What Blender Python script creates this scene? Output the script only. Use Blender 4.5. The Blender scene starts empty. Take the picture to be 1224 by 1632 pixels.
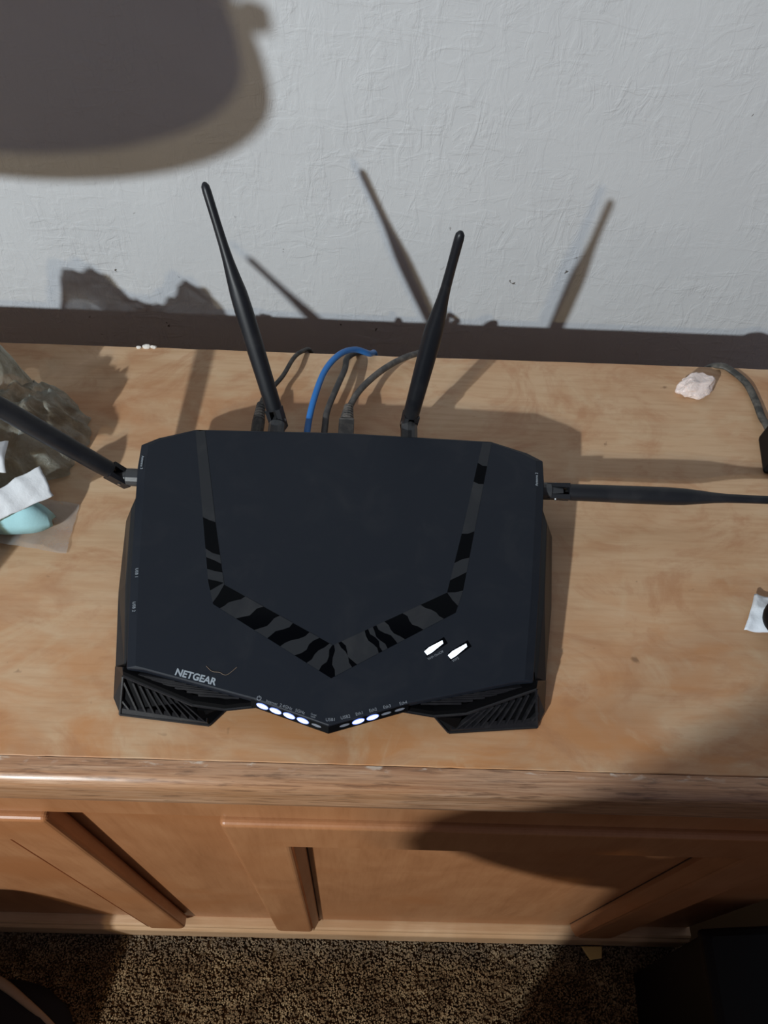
import bpy, bmesh, math, random
from mathutils import Vector, Matrix, noise
random.seed(7)
V = Vector
scene = bpy.context.scene
HT = 0.907                        # height of the cabinet top above the carpet

# ---------------------------------------------------------------- camera
cam_d = bpy.data.cameras.new('camera'); cam = bpy.data.objects.new('camera', cam_d)
scene.collection.objects.link(cam)
Rw = [V((0.9988761, 0.03841108, 0.02776902)), V((0.01558142, -0.81942312, 0.57297728)), None]
Rw[2] = Rw[0].cross(Rw[1])
right = V((Rw[0].x, Rw[1].x, Rw[2].x)); down = V((Rw[0].y, Rw[1].y, Rw[2].y)); fwd = V((Rw[0].z, Rw[1].z, Rw[2].z))
m = Matrix((right, -down, -fwd)).transposed().to_4x4(); m.translation = V((0, 0, HT + 0.53))
cam.matrix_world = m
cam_d.sensor_fit = 'VERTICAL'; cam_d.sensor_height = 24; cam_d.lens = 1226 / 1632 * 24
cam_d.clip_start = 0.01
scene.camera = cam

# ---------------------------------------------------------------- world, lamps, exposure
w = bpy.data.worlds.new('room_ambient'); scene.world = w; w.use_nodes = True
w.node_tree.nodes['Background'].inputs[0].default_value = (0.95, 0.91, 1.06, 1)
w.node_tree.nodes['Background'].inputs[1].default_value = 0.138
def lamp(name, loc, power, col, r):
    d = bpy.data.lights.new(name, 'POINT'); d.energy = power; d.color = col; d.shadow_soft_size = r
    o = bpy.data.objects.new(name, d); o.location = loc; scene.collection.objects.link(o); return o
lamp('ceiling_bulb_cool', (-1.339, -1.645, HT + 1.328), 268, (0.82, 0.92, 1.0), 0.028)
lamp('ceiling_bulb_warm', (-1.237, -1.645, HT + 1.212), 40, (1.0, 0.80, 0.46), 0.028)
vs = scene.view_settings
vs.view_transform = 'Standard'; vs.look = 'None'; vs.gamma = 1; vs.use_curve_mapping = False; vs.exposure = 0.0

# ---------------------------------------------------------------- materials
def srgb(r, g, b):
    f = lambda c: c / 12.92 if c <= 0.04045 else ((c + 0.055) / 1.055) ** 2.4
    return (f(r / 255), f(g / 255), f(b / 255), 1)
class Mat:
    def __init__(s, name, col=(0.5, 0.5, 0.5, 1), rough=0.5, **kw):
        s.m = bpy.data.materials.new(name); s.m.use_nodes = True
        s.t = s.m.node_tree; s.b = s.t.nodes['Principled BSDF']
        s.b.inputs['Base Color'].default_value = col; s.b.inputs['Roughness'].default_value = rough
        for k, v in kw.items(): s.b.inputs[k.replace('_', ' ')].default_value = v
    def n(s, kind, **kw):
        x = s.t.nodes.new(kind)
        for k, v in kw.items():
            if hasattr(x, k): setattr(x, k, v)
            else: x.inputs[k.replace('_', ' ')].default_value = v
        return x
    def l(s, a, b): s.t.links.new(a, b)
    def coords(s, scale=(1, 1, 1), loc=(0, 0, 0), rot=(0, 0, 0)):
        tc = s.n('ShaderNodeTexCoord'); mp = s.n('ShaderNodeMapping')
        mp.inputs['Scale'].default_value = scale; mp.inputs['Location'].default_value = loc; mp.inputs['Rotation'].default_value = rot
        s.l(tc.outputs['Object'], mp.inputs[0]); return mp.outputs[0]
    def noise(s, co, scale, detail=4, rough=0.55, dist=0):
        x = s.n('ShaderNodeTexNoise'); x.inputs['Scale'].default_value = scale; x.inputs['Detail'].default_value = detail
        x.inputs['Roughness'].default_value = rough; x.inputs['Distortion'].default_value = dist
        s.l(co, x.inputs['Vector']); return x.outputs[0]
    def ramp(s, fac, stops):
        r = s.n('ShaderNodeValToRGB'); e = r.color_ramp.elements
        e[0].position, e[0].color = stops[0]; e[1].position, e[1].color = stops[-1]
        for p, c in stops[1:-1]:
            k = e.new(p); k.color = c
        s.l(fac, r.inputs[0]); return r.outputs[0]
    def mix(s, fac, a, b, mode='MIX'):
        x = s.n('ShaderNodeMix'); x.data_type = 'RGBA'; x.blend_type = mode
        for src, i in ((fac, 0), (a, 6), (b, 7)):
            if hasattr(src, 'is_output'): s.l(src, x.inputs[i])
            else: x.inputs[i].default_value = src
        return x.outputs[2]
    def bump(s, h, strength, dist):
        b = s.n('ShaderNodeBump'); b.inputs['Strength'].default_value = strength; b.inputs['Distance'].default_value = dist
        s.l(h, b.inputs['Height']); s.l(b.outputs[0], s.b.inputs['Normal'])
    def col(s, c): s.l(c, s.b.inputs['Base Color'])

def G(v): return (v, v, v, 1)
# plaster wall: trowelled relief, little chips
WALL = Mat('painted_plaster', rough=0.75)
co = WALL.coords()
rel2 = WALL.noise(co, 7, 3, 0.5, 0.5)
grain = WALL.noise(co, 90, 4, 0.6, 0.4)
st1 = WALL.ramp(WALL.noise(WALL.coords((1.6, 1, 0.55), rot=(0, math.radians(38), 0)), 46, 4, 0.6, 1.0), [(0.46, G(0)), (0.62, G(1))])
st2 = WALL.ramp(WALL.noise(WALL.coords((0.6, 1, 1.5), (3, 0, 1), rot=(0, math.radians(-20), 0)), 34, 4, 0.55, 1.4), [(0.50, G(0)), (0.60, G(1))])
pm = WALL.ramp(WALL.noise(co, 6.5, 3, 0.6, 0.6), [(0.40, G(0.15)), (0.62, G(1))])
strokes = WALL.mix(1.0, WALL.mix(0.45, st1, st2), pm, 'MULTIPLY')
h2 = WALL.mix(0.30, WALL.mix(0.30, strokes, grain), rel2)
WALL.bump(h2, 0.42, 0.0038)
cn = WALL.noise(co, 75, 3, 0.55, 0.5)
chip = WALL.ramp(cn, [(0.258, G(1)), (0.280, G(0))]); rare = WALL.ramp(cn, [(0.205, G(0.9)), (0.222, G(0))])
tcw = WALL.n('ShaderNodeTexCoord'); spw = WALL.n('ShaderNodeSeparateXYZ'); WALL.l(tcw.outputs['Object'], spw.inputs[0])
mw = WALL.n('ShaderNodeMapRange'); mw.inputs[1].default_value = HT + 0.09; mw.inputs[2].default_value = HT - 0.02; WALL.l(spw.outputs[2], mw.inputs[0])
chip2 = WALL.ramp(WALL.noise(co, 6.5, 2, 0.5), [(0.44, G(0)), (0.56, G(1))])
ch = WALL.mix(1.0, WALL.mix(1.0, WALL.mix(1.0, chip, chip2, 'MULTIPLY'), mw.outputs[0], 'MULTIPLY'), rare, 'LIGHTEN')
wc = WALL.ramp(rel2, [(0.3, (0.575, 0.58, 0.585, 1)), (0.7, (0.615, 0.622, 0.625, 1))])
WALL.col(WALL.mix(ch, wc, (0.12, 0.105, 0.09, 1)))

def wood(name, stops, streak, blotch, rough, sx=1.0, along=0, figure=0.4, spec=0.4, fineness=1.0, smix=0.5):
    M = Mat(name, rough=rough); M.b.inputs['Specular IOR Level'].default_value = spec
    sc = [16 * fineness] * 3; sc[along] = 1.1 * sx
    co = M.coords(tuple(sc)); co2 = M.coords((2.2, 4.0, 4.0) if along == 0 else (4, 4, 2.2))
    g = M.noise(co, 3.0, 7, 0.62, 0.7); fine = M.noise(co, 16, 4, 0.6, 0.2)
    sw = M.noise(co2, 2.2, 4, 0.5, 2.2)
    f = M.mix(figure, g, sw); base = M.ramp(f, stops)
    fr = M.ramp(fine, [(0.32, streak), (0.55, G(1))]); base = M.mix(smix, base, fr, 'MULTIPLY')
    bl = M.noise(M.coords((3, 5, 3), (0.3, 0.2, 0)), 1.6, 3, 0.5, 0.8)
    mask = M.ramp(bl, [(0.52, G(0)), (0.68, G(0.75))])
    M.col(M.mix(mask, base, blotch))
    M.bump(fine, 0.12, 0.0008)
    return M
TOPW = wood('pale_birch_veneer', [(0.30, (0.475, 0.270, 0.140, 1)), (0.44, (0.54, 0.340, 0.195, 1)), (0.56, (0.57, 0.378, 0.226, 1)), (0.74, (0.62, 0.425, 0.268, 1))], (0.78, 0.70, 0.62, 1), (0.46, 0.215, 0.095, 1), 0.42, figure=0.8, smix=0.45)
# stained, worn patch along the front of the veneer (keeps its place on the board)
tc = TOPW.n('ShaderNodeTexCoord'); sep = TOPW.n('ShaderNodeSeparateXYZ'); TOPW.l(tc.outputs['Object'], sep.inputs[0])
mr = TOPW.n('ShaderNodeMapRange'); mr.inputs[1].default_value = 0.02; mr.inputs[2].default_value = -0.19; TOPW.l(sep.outputs[1], mr.inputs[0])
nz = TOPW.noise(TOPW.coords((2.5, 6, 3)), 3.5, 5, 0.6, 1.8)
mm = TOPW.n('ShaderNodeMath', operation='MULTIPLY'); TOPW.l(mr.outputs[0], mm.inputs[0]); TOPW.l(TOPW.ramp(nz, [(0.36, G(0)), (0.64, G(0.85))]), mm.inputs[1])
old = TOPW.b.inputs['Base Color'].links[0].from_socket
c2 = TOPW.mix(mm.outputs[0], old, (0.50, 0.215, 0.075, 1))
spot = TOPW.ramp(TOPW.noise(TOPW.coords((1, 1, 1)), 42, 3, 0.6, 0.4), [(0.24, G(0.7)), (0.30, G(0))])
sm = TOPW.ramp(TOPW.noise(TOPW.coords((1.0, 1.5, 1), (2, 5, 0), (0, 0, 0.5)), 9, 6, 0.65, 2.6), [(0.50, G(0)), (0.66, G(0.55))])
c2 = TOPW.mix(sm, c2, (0.40, 0.185, 0.085, 1))
pl_ = TOPW.ramp(TOPW.noise(TOPW.coords((1.0, 1.3, 1), (7, 1, 0), (0, 0, -0.4)), 7, 5, 0.6, 2.2), [(0.54, G(0)), (0.70, G(0.5))])
c2 = TOPW.mix(pl_, c2, (0.62, 0.47, 0.30, 1))
TOPW.col(TOPW.mix(spot, c2, (0.17, 0.085, 0.04, 1)))
BAND = wood('worn_front_band_wood', [(0.30, (0.30, 0.135, 0.065, 1)), (0.45, (0.44, 0.230, 0.120, 1)), (0.58, (0.53, 0.310, 0.18, 1)), (0.72, (0.64, 0.42, 0.28, 1))], (0.42, 0.34, 0.28, 1), (0.40, 0.19, 0.08, 1), 0.36, figure=0.15, spec=0.7, fineness=4.0, sx=2.2, smix=0.6)
DOORW = wood('orange_brown_door_wood', [(0.3, (0.34, 0.140, 0.056, 1)), (0.5, (0.41, 0.178, 0.075, 1)), (0.75, (0.48, 0.225, 0.100, 1))], (0.85, 0.80, 0.74, 1), (0.38, 0.145, 0.052, 1), 0.40, along=2, figure=0.6)
RAILW = wood('pale_base_rail_wood', [(0.3, (0.46, 0.26, 0.13, 1)), (0.5, (0.58, 0.36, 0.20, 1)), (0.75, (0.66, 0.44, 0.27, 1))], (0.75, 0.68, 0.6, 1), (0.46, 0.25, 0.12, 1), 0.42, figure=0.2)
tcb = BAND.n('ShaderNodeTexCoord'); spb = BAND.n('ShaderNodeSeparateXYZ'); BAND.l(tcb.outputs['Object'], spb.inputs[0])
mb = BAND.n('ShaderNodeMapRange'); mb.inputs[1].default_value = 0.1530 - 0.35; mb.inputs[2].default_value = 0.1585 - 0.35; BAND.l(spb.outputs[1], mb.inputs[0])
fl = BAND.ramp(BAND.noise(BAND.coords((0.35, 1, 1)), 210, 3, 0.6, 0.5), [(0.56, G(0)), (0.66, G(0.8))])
dk = BAND.ramp(BAND.noise(BAND.coords((0.10, 1, 1)), 330, 4, 0.6, 0.4), [(0.34, G(0.75)), (0.46, G(0))])
bc = BAND.b.inputs['Base Color'].links[0].from_socket
bc = BAND.mix(dk, bc, (0.17, 0.085, 0.045, 1))
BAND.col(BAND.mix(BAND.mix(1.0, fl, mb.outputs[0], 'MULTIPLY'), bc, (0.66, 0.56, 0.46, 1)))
DARKW = Mat('dark_groove', (0.045, 0.018, 0.008, 1), 0.7)
EDGEW = Mat('raw_board_edge', (0.30, 0.16, 0.075, 1), 0.7)

def plastic(name, col, rough, dust=0.0, spec=0.5):
    M = Mat(name, col, rough); M.b.inputs['Specular IOR Level'].default_value = spec
    co = M.coords(); n1 = M.noise(co, 26, 5, 0.65, 1.0)
    mask = M.ramp(n1, [(0.50, G(0)), (0.78, G(dust))])
    M.col(M.mix(mask, col, (0.16, 0.15, 0.14, 1)))
    M.bump(M.noise(co, 900, 2), 0.06, 0.0004)
    return M
SHELL = plastic('matte_black_shell', (0.0062, 0.0092, 0.0155, 1), 0.50, 0.04, 0.30)
CHASS = plastic('satin_black_base', (0.010, 0.0105, 0.012, 1), 0.42, 0.05)
GRILL = plastic('dark_grille_plastic', (0.0012, 0.0012, 0.0016, 1), 0.6, 0.0, 0.08)
GRIDGE = plastic('grille_ridge_plastic', (0.0075, 0.0075, 0.009, 1), 0.26, 0.1)
GLOSS = Mat('gloss_black_inlay', (0.0010, 0.0014, 0.0022, 1), 0.10); GLOSS.b.inputs['Specular IOR Level'].default_value = 0.06
GREYPATCH = plastic('grey_patch_plastic', (0.0165, 0.0185, 0.0220, 1), 0.45, 0.1, 0.3)  # paler grey for patches laid over stretches of the gloss inlay
ANT = plastic('antenna_black', (0.0085, 0.0095, 0.0125, 1), 0.42, 0.10, 0.4)
HINGE = plastic('dusty_grey_hinge', (0.035, 0.037, 0.040, 1), 0.38, 0.25)
HOLE = Mat('black_gap', (0.002, 0.002, 0.002, 1), 0.9)
PRINT = Mat('grey_print', (0.30, 0.34, 0.38, 1), 0.6)
PRINTS = Mat('small_grey_print', (0.20, 0.22, 0.25, 1), 0.6)
STEEL = Mat('steel_pin', (0.6, 0.6, 0.6, 1), 0.3, Metallic=1.0)
LEDON = Mat('lit_led', (0.8, 0.9, 1, 1), 0.4); LEDON.b.inputs['Emission Color'].default_value = (0.80, 0.88, 1.0, 1); LEDON.b.inputs['Emission Strength'].default_value = 1.7
LEDRIM = Mat('blue_led_edge', (0.2, 0.3, 0.8, 1), 0.4); LEDRIM.b.inputs['Emission Color'].default_value = (0.18, 0.24, 0.85, 1); LEDRIM.b.inputs['Emission Strength'].default_value = 0.55
LEDOFF = Mat('unlit_led', (0.16, 0.17, 0.20, 1), 0.35)
BLUE = Mat('blue_cable_jacket', (0.020, 0.155, 0.46, 1), 0.42)
def cablemat(name, a, b, rough=0.55):
    M = Mat(name, a, rough); co = M.coords(); n1 = M.noise(co, 120, 4, 0.6)
    M.col(M.mix(M.ramp(n1, [(0.42, G(0)), (0.62, G(1))]), a, b)); return M
GREYC = cablemat('dusty_grey_cable', (0.055, 0.052, 0.050, 1), (0.13, 0.115, 0.10, 1))
GREYD = cablemat('dark_grey_cable', (0.035, 0.034, 0.036, 1), (0.075, 0.068, 0.062, 1))
BLKC = cablemat('black_cable', (0.014, 0.014, 0.015, 1), (0.06, 0.052, 0.045, 1))
CORD = cablemat('olive_black_cord', (0.035, 0.034, 0.030, 1), (0.11, 0.10, 0.085, 1))
def thin(name, col, alpha, rough=0.35):
    M = Mat(name, col, rough); tr = M.n('ShaderNodeBsdfTransparent'); mx = M.n('ShaderNodeMixShader')
    tl = M.n('ShaderNodeBsdfTranslucent'); tl.inputs[0].default_value = col; m2 = M.n('ShaderNodeMixShader'); m2.inputs[0].default_value = 0.35
    n1 = M.noise(M.coords(), 34, 4, 0.6, 0.6)
    f = M.ramp(n1, [(0.3, G(alpha - 0.14)), (0.7, G(min(1, alpha + 0.14)))])
    M.l(M.b.outputs[0], m2.inputs[1]); M.l(tl.outputs[0], m2.inputs[2])
    M.l(f, mx.inputs[0]); M.l(tr.outputs[0], mx.inputs[1]); M.l(m2.outputs[0], mx.inputs[2])
    out = M.t.nodes['Material Output']; M.l(mx.outputs[0], out.inputs[0]); return M
BAG = thin('clear_crumpled_film', (0.42, 0.43, 0.37, 1), 0.74, 0.28)
BAG.col(BAG.ramp(BAG.noise(BAG.coords((1, 1, 1), (0.3, 0, 0)), 30, 5, 0.65, 1.2), [(0.34, (0.13, 0.10, 0.065, 1)), (0.48, (0.30, 0.285, 0.225, 1)), (0.62, (0.46, 0.48, 0.43, 1))]))
BAG.bump(BAG.noise(BAG.coords(), 95, 5, 0.65, 1.5), 0.8, 0.004)
FLAP = thin('thin_clear_flap', (0.55, 0.55, 0.54, 1), 0.42)
TISSUE = Mat('white_tissue', (0.74, 0.76, 0.78, 1), 0.85); TISSUE.bump(TISSUE.noise(TISSUE.coords(), 220, 4, 0.6), 0.35, 0.0015)
TEAL = Mat('pale_teal_cloth', (0.36, 0.62, 0.66, 1), 0.8); TEAL.bump(TEAL.noise(TEAL.coords(), 130, 4, 0.6), 0.25, 0.0015)
CRYST = Mat('cloudy_crystal', (0.80, 0.68, 0.63, 1), 0.28); CRYST.b.inputs['Subsurface Weight'].default_value = 0.4; CRYST.b.inputs['Subsurface Radius'].default_value = (0.006, 0.005, 0.004)
CRYST.bump(CRYST.noise(CRYST.coords(), 260, 4, 0.6), 0.5, 0.001)
CRUMB = Mat('white_plaster_crumb', (0.72, 0.68, 0.62, 1), 0.8)
CHIPW = Mat('yellow_wood_scrap', (0.62, 0.40, 0.13, 1), 0.6)
BINM = Mat('black_bin_plastic', (0.003, 0.0028, 0.0034, 1), 0.6); BINM.b.inputs['Specular IOR Level'].default_value = 0.2
CLOTHB = Mat('black_bag_cloth', (0.006, 0.005, 0.008, 1), 0.9)
TAN = Mat('tan_leather_trim', (0.34, 0.23, 0.14, 1), 0.6); TAN.bump(TAN.noise(TAN.coords(), 160, 3), 0.3, 0.001)
SKIN = Mat('skin', (0.55, 0.33, 0.24, 1), 0.55); HAIR = Mat('dark_hair', (0.02, 0.014, 0.01, 1), 0.5)
SHIRT = Mat('dark_shirt', (0.03, 0.03, 0.04, 1), 0.9); JEANS = Mat('dark_trousers', (0.02, 0.024, 0.04, 1), 0.9); SHOEM = Mat('dark_shoes', (0.012, 0.012, 0.012, 1), 0.7)
BLOCKM = Mat('dark_bronze_blocker', (0.05, 0.042, 0.035, 1), 0.45)  # metal of the unseen oval added to throw a wall shadow
FLOORM = Mat('carpet_backing', (0.10, 0.063, 0.033, 1), 0.95); FLOORM.b.inputs['Specular IOR Level'].default_value = 0.0
PILE = Mat('brown_carpet_fibre', rough=0.95)
oi = PILE.coords((1, 1, 1)); n1 = PILE.noise(oi, 20, 5, 0.7, 0.8); n2 = PILE.noise(oi, 95, 4, 0.7, 0.5)
pc = PILE.ramp(PILE.mix(0.38, n1, n2), [(0.38, (0.07, 0.040, 0.020, 1)), (0.46, (0.17, 0.105, 0.055, 1)), (0.54, (0.26, 0.170, 0.090, 1)), (0.64, (0.42, 0.30, 0.165, 1))])
tc = PILE.n('ShaderNodeTexCoord'); sp = PILE.n('ShaderNodeSeparateXYZ'); PILE.l(tc.outputs['Object'], sp.inputs[0])
mr = PILE.n('ShaderNodeMapRange'); mr.inputs[1].default_value = 0.105; mr.inputs[2].default_value = 0.15; PILE.l(sp.outputs[1], mr.inputs[0])
md = PILE.n('ShaderNodeMath', operation='MULTIPLY'); md.inputs[1].default_value = 0.55; PILE.l(mr.outputs[0], md.inputs[0])
PILE.col(PILE.mix(md.outputs[0], pc, (0.20, 0.17, 0.135, 1)))
PILE.b.inputs['Specular IOR Level'].default_value = 0.0

# ---------------------------------------------------------------- helpers
ORG = {}
def obj(name, bm, mat, parent=None, smooth=False, bevel=0, seg=2, solid=0):
    """link a bmesh given in WORLD coordinates as one object under parent"""
    me = bpy.data.meshes.new(name); bmesh.ops.recalc_face_normals(bm, faces=bm.faces[:])
    org = V((0, 0, 0))
    if parent is not None: org = ORG[parent]
    bm.transform(Matrix.Translation(-org)); bm.to_mesh(me); bm.free()
    return link(name, me, mat, parent, smooth, bevel, seg, solid, org)
def link(name, me, mat, parent=None, smooth=False, bevel=0, seg=2, solid=0, org=V((0, 0, 0))):
    me.materials.clear(); me.materials.append(mat.m)
    if smooth:
        for p in me.polygons: p.use_smooth = True
    o = bpy.data.objects.new(name, me); scene.collection.objects.link(o)
    if parent is not None: o.parent = parent
    if solid:
        md = o.modifiers.new('solid', 'SOLIDIFY'); md.thickness = solid
    if bevel:
        md = o.modifiers.new('bevel', 'BEVEL'); md.width = bevel; md.segments = seg; md.limit_method = 'ANGLE'; md.angle_limit = 0.6
    ORG[o] = org
    return o
def thing(name, label, cat, loc, group=None):
    o = bpy.data.objects.new(name, None); o.location = loc; o.empty_display_size = 0.02
    scene.collection.objects.link(o); ORG[o] = V(loc); tag(o, label, cat, group); return o
def mesh_thing(name, bm, mat, label, cat, group=None, loc=(0, 0, 0), **kw):
    me = bpy.data.meshes.new(name); bmesh.ops.recalc_face_normals(bm, faces=bm.faces[:])
    bm.transform(Matrix.Translation(-V(loc))); bm.to_mesh(me); bm.free()
    o = link(name, me, mat, None, org=V(loc), **kw); o.location = loc; tag(o, label, cat, group); return o
def tag(o, label=None, cat=None, group=None, kind=None):
    for k, v in (('label', label), ('category', cat), ('group', group), ('kind', kind)):
        if v: o[k] = v
    return o
def box(bm, a, b):
    x0, y0, z0 = a; x1, y1, z1 = b
    vs = [bm.verts.new(p) for p in ((x0, y0, z0), (x1, y0, z0), (x1, y1, z0), (x0, y1, z0), (x0, y0, z1), (x1, y0, z1), (x1, y1, z1), (x0, y1, z1))]
    for f in ((0, 1, 2, 3), (4, 5, 6, 7), (0, 1, 5, 4), (1, 2, 6, 5), (2, 3, 7, 6), (3, 0, 4, 7)): bm.faces.new([vs[i] for i in f])
def B(a, b):
    bm = bmesh.new(); box(bm, a, b); return bm
def loft(bm, loops, cap=True):
    rs = [[bm.verts.new(p) for p in L] for L in loops]
    n = len(rs[0])
    for a, b in zip(rs, rs[1:]):
        for i in range(n): bm.faces.new((a[i], a[(i + 1) % n], b[(i + 1) % n], b[i]))
    if cap: bm.faces.new(rs[0]); bm.faces.new(rs[-1])
    return rs
def prism(pts, d):
    """closed polygon pts (3-D) extruded by vector d"""
    bm = bmesh.new(); loft(bm, [pts, [V(p) + V(d) for p in pts]]); return bm
def smoothpath(pts, n=8):
    pts = [V(p) for p in pts]; out = []
    P = [2 * pts[0] - pts[1]] + pts + [2 * pts[-1] - pts[-2]]
    for i in range(1, len(P) - 2):
        for k in range(n):
            t = k / n; a, b, c, d = P[i - 1], P[i], P[i + 1], P[i + 2]
            out.append(0.5 * ((2 * b) + (c - a) * t + (2 * a - 5 * b + 4 * c - d) * t * t + (3 * b - a - 3 * c + d) * t ** 3))
    out.append(pts[-1]); return out
def tube(bm, path, rad, sides=10, flat=1.0, up=V((0, 0, 1))):
    path = [V(p) for p in path]; loops = []
    for i, p in enumerate(path):
        t = (path[min(i + 1, len(path) - 1)] - path[max(i - 1, 0)]).normalized()
        a = t.cross(up)
        if a.length < 1e-4: a = t.cross(V((1, 0, 0)))
        a.normalize(); b = a.cross(t).normalized()
        r = rad[i] if isinstance(rad, (list, tuple)) else rad
        loops.append([p + a * math.cos(q * 2 * math.pi / sides) * r + b * math.sin(q * 2 * math.pi / sides) * r * flat for q in range(sides)])
    loft(bm, loops); return bm
def T(path, rad, sides=10, flat=1.0, up=V((0, 0, 1))):
    return tube(bmesh.new(), path, rad, sides, flat, up)

# ---------------------------------------------------------------- setting
tag(obj('wall_back', B((-2.2, 0.7228, 0), (2.2, 0.80, 2.6)), WALL), 'white trowelled plaster wall behind the cabinet', kind='structure')
floor = tag(obj('floor', B((-2.2, -2.6, -0.04), (2.2, 0.7228, 0)), FLOORM), 'brown carpeted floor', kind='structure')

# ---------------------------------------------------------------- cabinet
CX0, CX1 = -0.90, 0.56
cab = thing('cabinet', 'low wooden cabinet with pale veneer top and orange brown panelled doors', 'cabinet', (-0.17, 0.35, 0))
ybk = lambda x: 0.5532 + (x + 0.355) * 0.0127
loop = [(CX0 + (CX1 - CX0) * i / 160, 0.1592 + 0.0005 * noise.noise(V((i * 0.9, 3, 0))) + 0.0004 * noise.noise(V((i * 0.21, 9, 0))), HT) for i in range(161)]
nb = 60
for i in range(nb + 1):
    x = CX1 + (CX0 - CX1) * i / nb
    loop.append((x, ybk(x) + 0.0010 * noise.noise(V((x * 60, 0, 0))) , HT))
obj('top_board', prism(loop, (0, 0, -0.03)), TOPW, cab, bevel=0.0006, seg=1)
prof = [(0.1587, -0.0003), (0.1495, 0), (0.1455, -0.001), (0.1428, -0.0035), (0.1414, -0.0075), (0.1410, -0.013), (0.1410, -0.036), (0.1420, -0.044), (0.1450, -0.049), (0.1500, -0.051), (0.1587, -0.051)]
bm = bmesh.new(); loft(bm, [[(x, y, HT + z) for y, z in prof] for x in (CX0 - 0.005, CX1 + 0.005)])
o = obj('front_band', bm, BAND, cab)
for p in o.data.polygons: p.use_smooth = p.index in (1, 2, 3, 4, 6, 7, 8)
obj('apron', B((CX0 + 0.02, 0.1530, HT - 0.129), (CX1 - 0.02, 0.20, HT - 0.030)), DOORW, cab, bevel=0.002)
obj('centre_stile', B((-0.30, 0.1665, HT - 0.835), (-0.05, 0.186, HT - 0.1295)), DOORW, cab)
obj('end_panel', B((CX0 + 0.02, 0.1670, 0.03), (CX0 + 0.04, 0.54, HT - 0.0305)), DOORW, cab)
obj('end_panel', B((CX1 - 0.04, 0.1670, 0.03), (CX1 - 0.02, 0.54, HT - 0.0305)), DOORW, cab)
obj('end_stile', B((0.42, 0.1665, HT - 0.835), (CX1 - 0.041, 0.186, HT - 0.1295)), DOORW, cab)
obj('end_stile', B((CX0 + 0.041, 0.1665, HT - 0.835), (-0.77, 0.186, HT - 0.1295)), DOORW, cab)
obj('back_panel', B((CX0 + 0.0405, 0.53, 0.03), (CX1 - 0.0405, 0.54, HT - 0.0305)), EDGEW, cab)
# base rail with a stepped, rounded front
rp = [(0.190, -0.829), (0.1640, -0.829), (0.1555, -0.8295), (0.1525, -0.832), (0.1515, -0.837), (0.1490, -0.8395), (0.1472, -0.842), (0.1465, -0.848), (0.1465, -0.903), (0.190, -0.903)]
bm = bmesh.new(); loft(bm, [[(x, y, HT + z) for y, z in rp] for x in (CX0 + 0.015, CX1 - 0.015)])
obj('base_rail', bm, RAILW, cab)
def door(x0, x1, label):
    s = 0.0555; zt, zi, zb, r = HT - 0.131, HT - 0.208, HT - 0.812, 0.012
    P = [(x0 + r, zb), (x0 + 0.3 * r, zb + 0.3 * r), (x0, zb + r), (x0, zt), (x1, zt), (x1, zb + r), (x1 - 0.3 * r, zb + 0.3 * r), (x1 - r, zb), (x1 - s, zb), (x1 - s, zi), (x0 + s, zi), (x0 + s, zb)]
    d = obj('door', prism([(x, 0.1465, z) for x, z in P], (0, 0.0195, 0)), DOORW, cab, bevel=0.005, seg=4)
    pnl = obj('panel', B((x0 + s, 0.1662, HT - 0.827), (x1 - s, 0.176, zi + 0.001)), DOORW, d)
    for a, b in ((x0 + s + 0.0013, x0 + s + 0.0078), (x1 - s - 0.0078, x1 - s - 0.0013)):
        sl = 0.0035 if a < (x0 + x1) / 2 else -0.0035
        q = [(a, 0.1480), (b, 0.1600), (b, 0.1662), (a, 0.1662)] if sl > 0 else [(a, 0.1600), (b, 0.1480), (b, 0.1662), (a, 0.1662)]
        obj('moulding', prism([(x, y, zi - 0.0012) for x, y in q], (0, 0, -0.6)), DOORW, d)
    for xx in (x0 + s + 0.0001, x1 - s - 0.0091):
        bm = bmesh.new()
        box(bm, (xx, 0.1654, zb + 0.002), (xx + 0.009, 0.1661, zi - 0.0005)); obj('groove', bm, DARKW, d)
    return d
door(-0.107, 0.4125, None); door(-0.7645, -0.245, None)

# ---------------------------------------------------------------- carpet pile (one mass of fibres)
def pile():
    vs, fs = [], []
    rnd = random.Random(3)
    for i in range(52000):
        x = rnd.uniform(-0.62, 0.86); y = rnd.uniform(-0.10, 0.1490)
        hh = 0.0060 + 0.003 * rnd.random() + 0.004 * noise.noise(V((x * 22, y * 22, 0))) + 0.0035 * noise.noise(V((x * 90, y * 90, 3)))
        if y > 0.144: hh = min(hh, 0.0036)
        a = rnd.random() * 6.28; l = rnd.uniform(0.0, 0.0035); r = rnd.uniform(0.0014, 0.0028)
        tx, ty = x + math.cos(a) * l, min(y + math.sin(a) * l, 0.149)
        k = len(vs)
        for q in range(3):
            vs.append((x + r * math.cos(a + q * 2.094), y + r * math.sin(a + q * 2.094), -0.0005))
        for q in range(3):
            vs.append((tx + 0.7 * r * math.cos(a + q * 2.094 + .4), ty + 0.7 * r * math.sin(a + q * 2.094 + .4), hh))
        fs += [(k, k + 1, k + 4, k + 3), (k + 1, k + 2, k + 5, k + 4), (k + 2, k, k + 3, k + 5), (k + 3, k + 4, k + 5)]
    me = bpy.data.meshes.new('carpet_pile'); me.from_pydata(vs, [], fs); me.update()
    o = link('carpet_pile', me, PILE, floor); tag(o, kind='stuff')
pile()

# ---------------------------------------------------------------- router
RX = -0.0172
rt = thing('router', 'black angular wireless router with four antennas on the cabinet top', 'router', (RX, 0.30, HT))
zt = lambda y: 0.027 + (y - 0.173) / 0.237 * 0.023
def L(x, y, z): return V((x + RX, y, HT + z))
sym = lambda half: half + [(-x, y) for x, y in reversed(half) if abs(x) > 1e-6]
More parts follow.
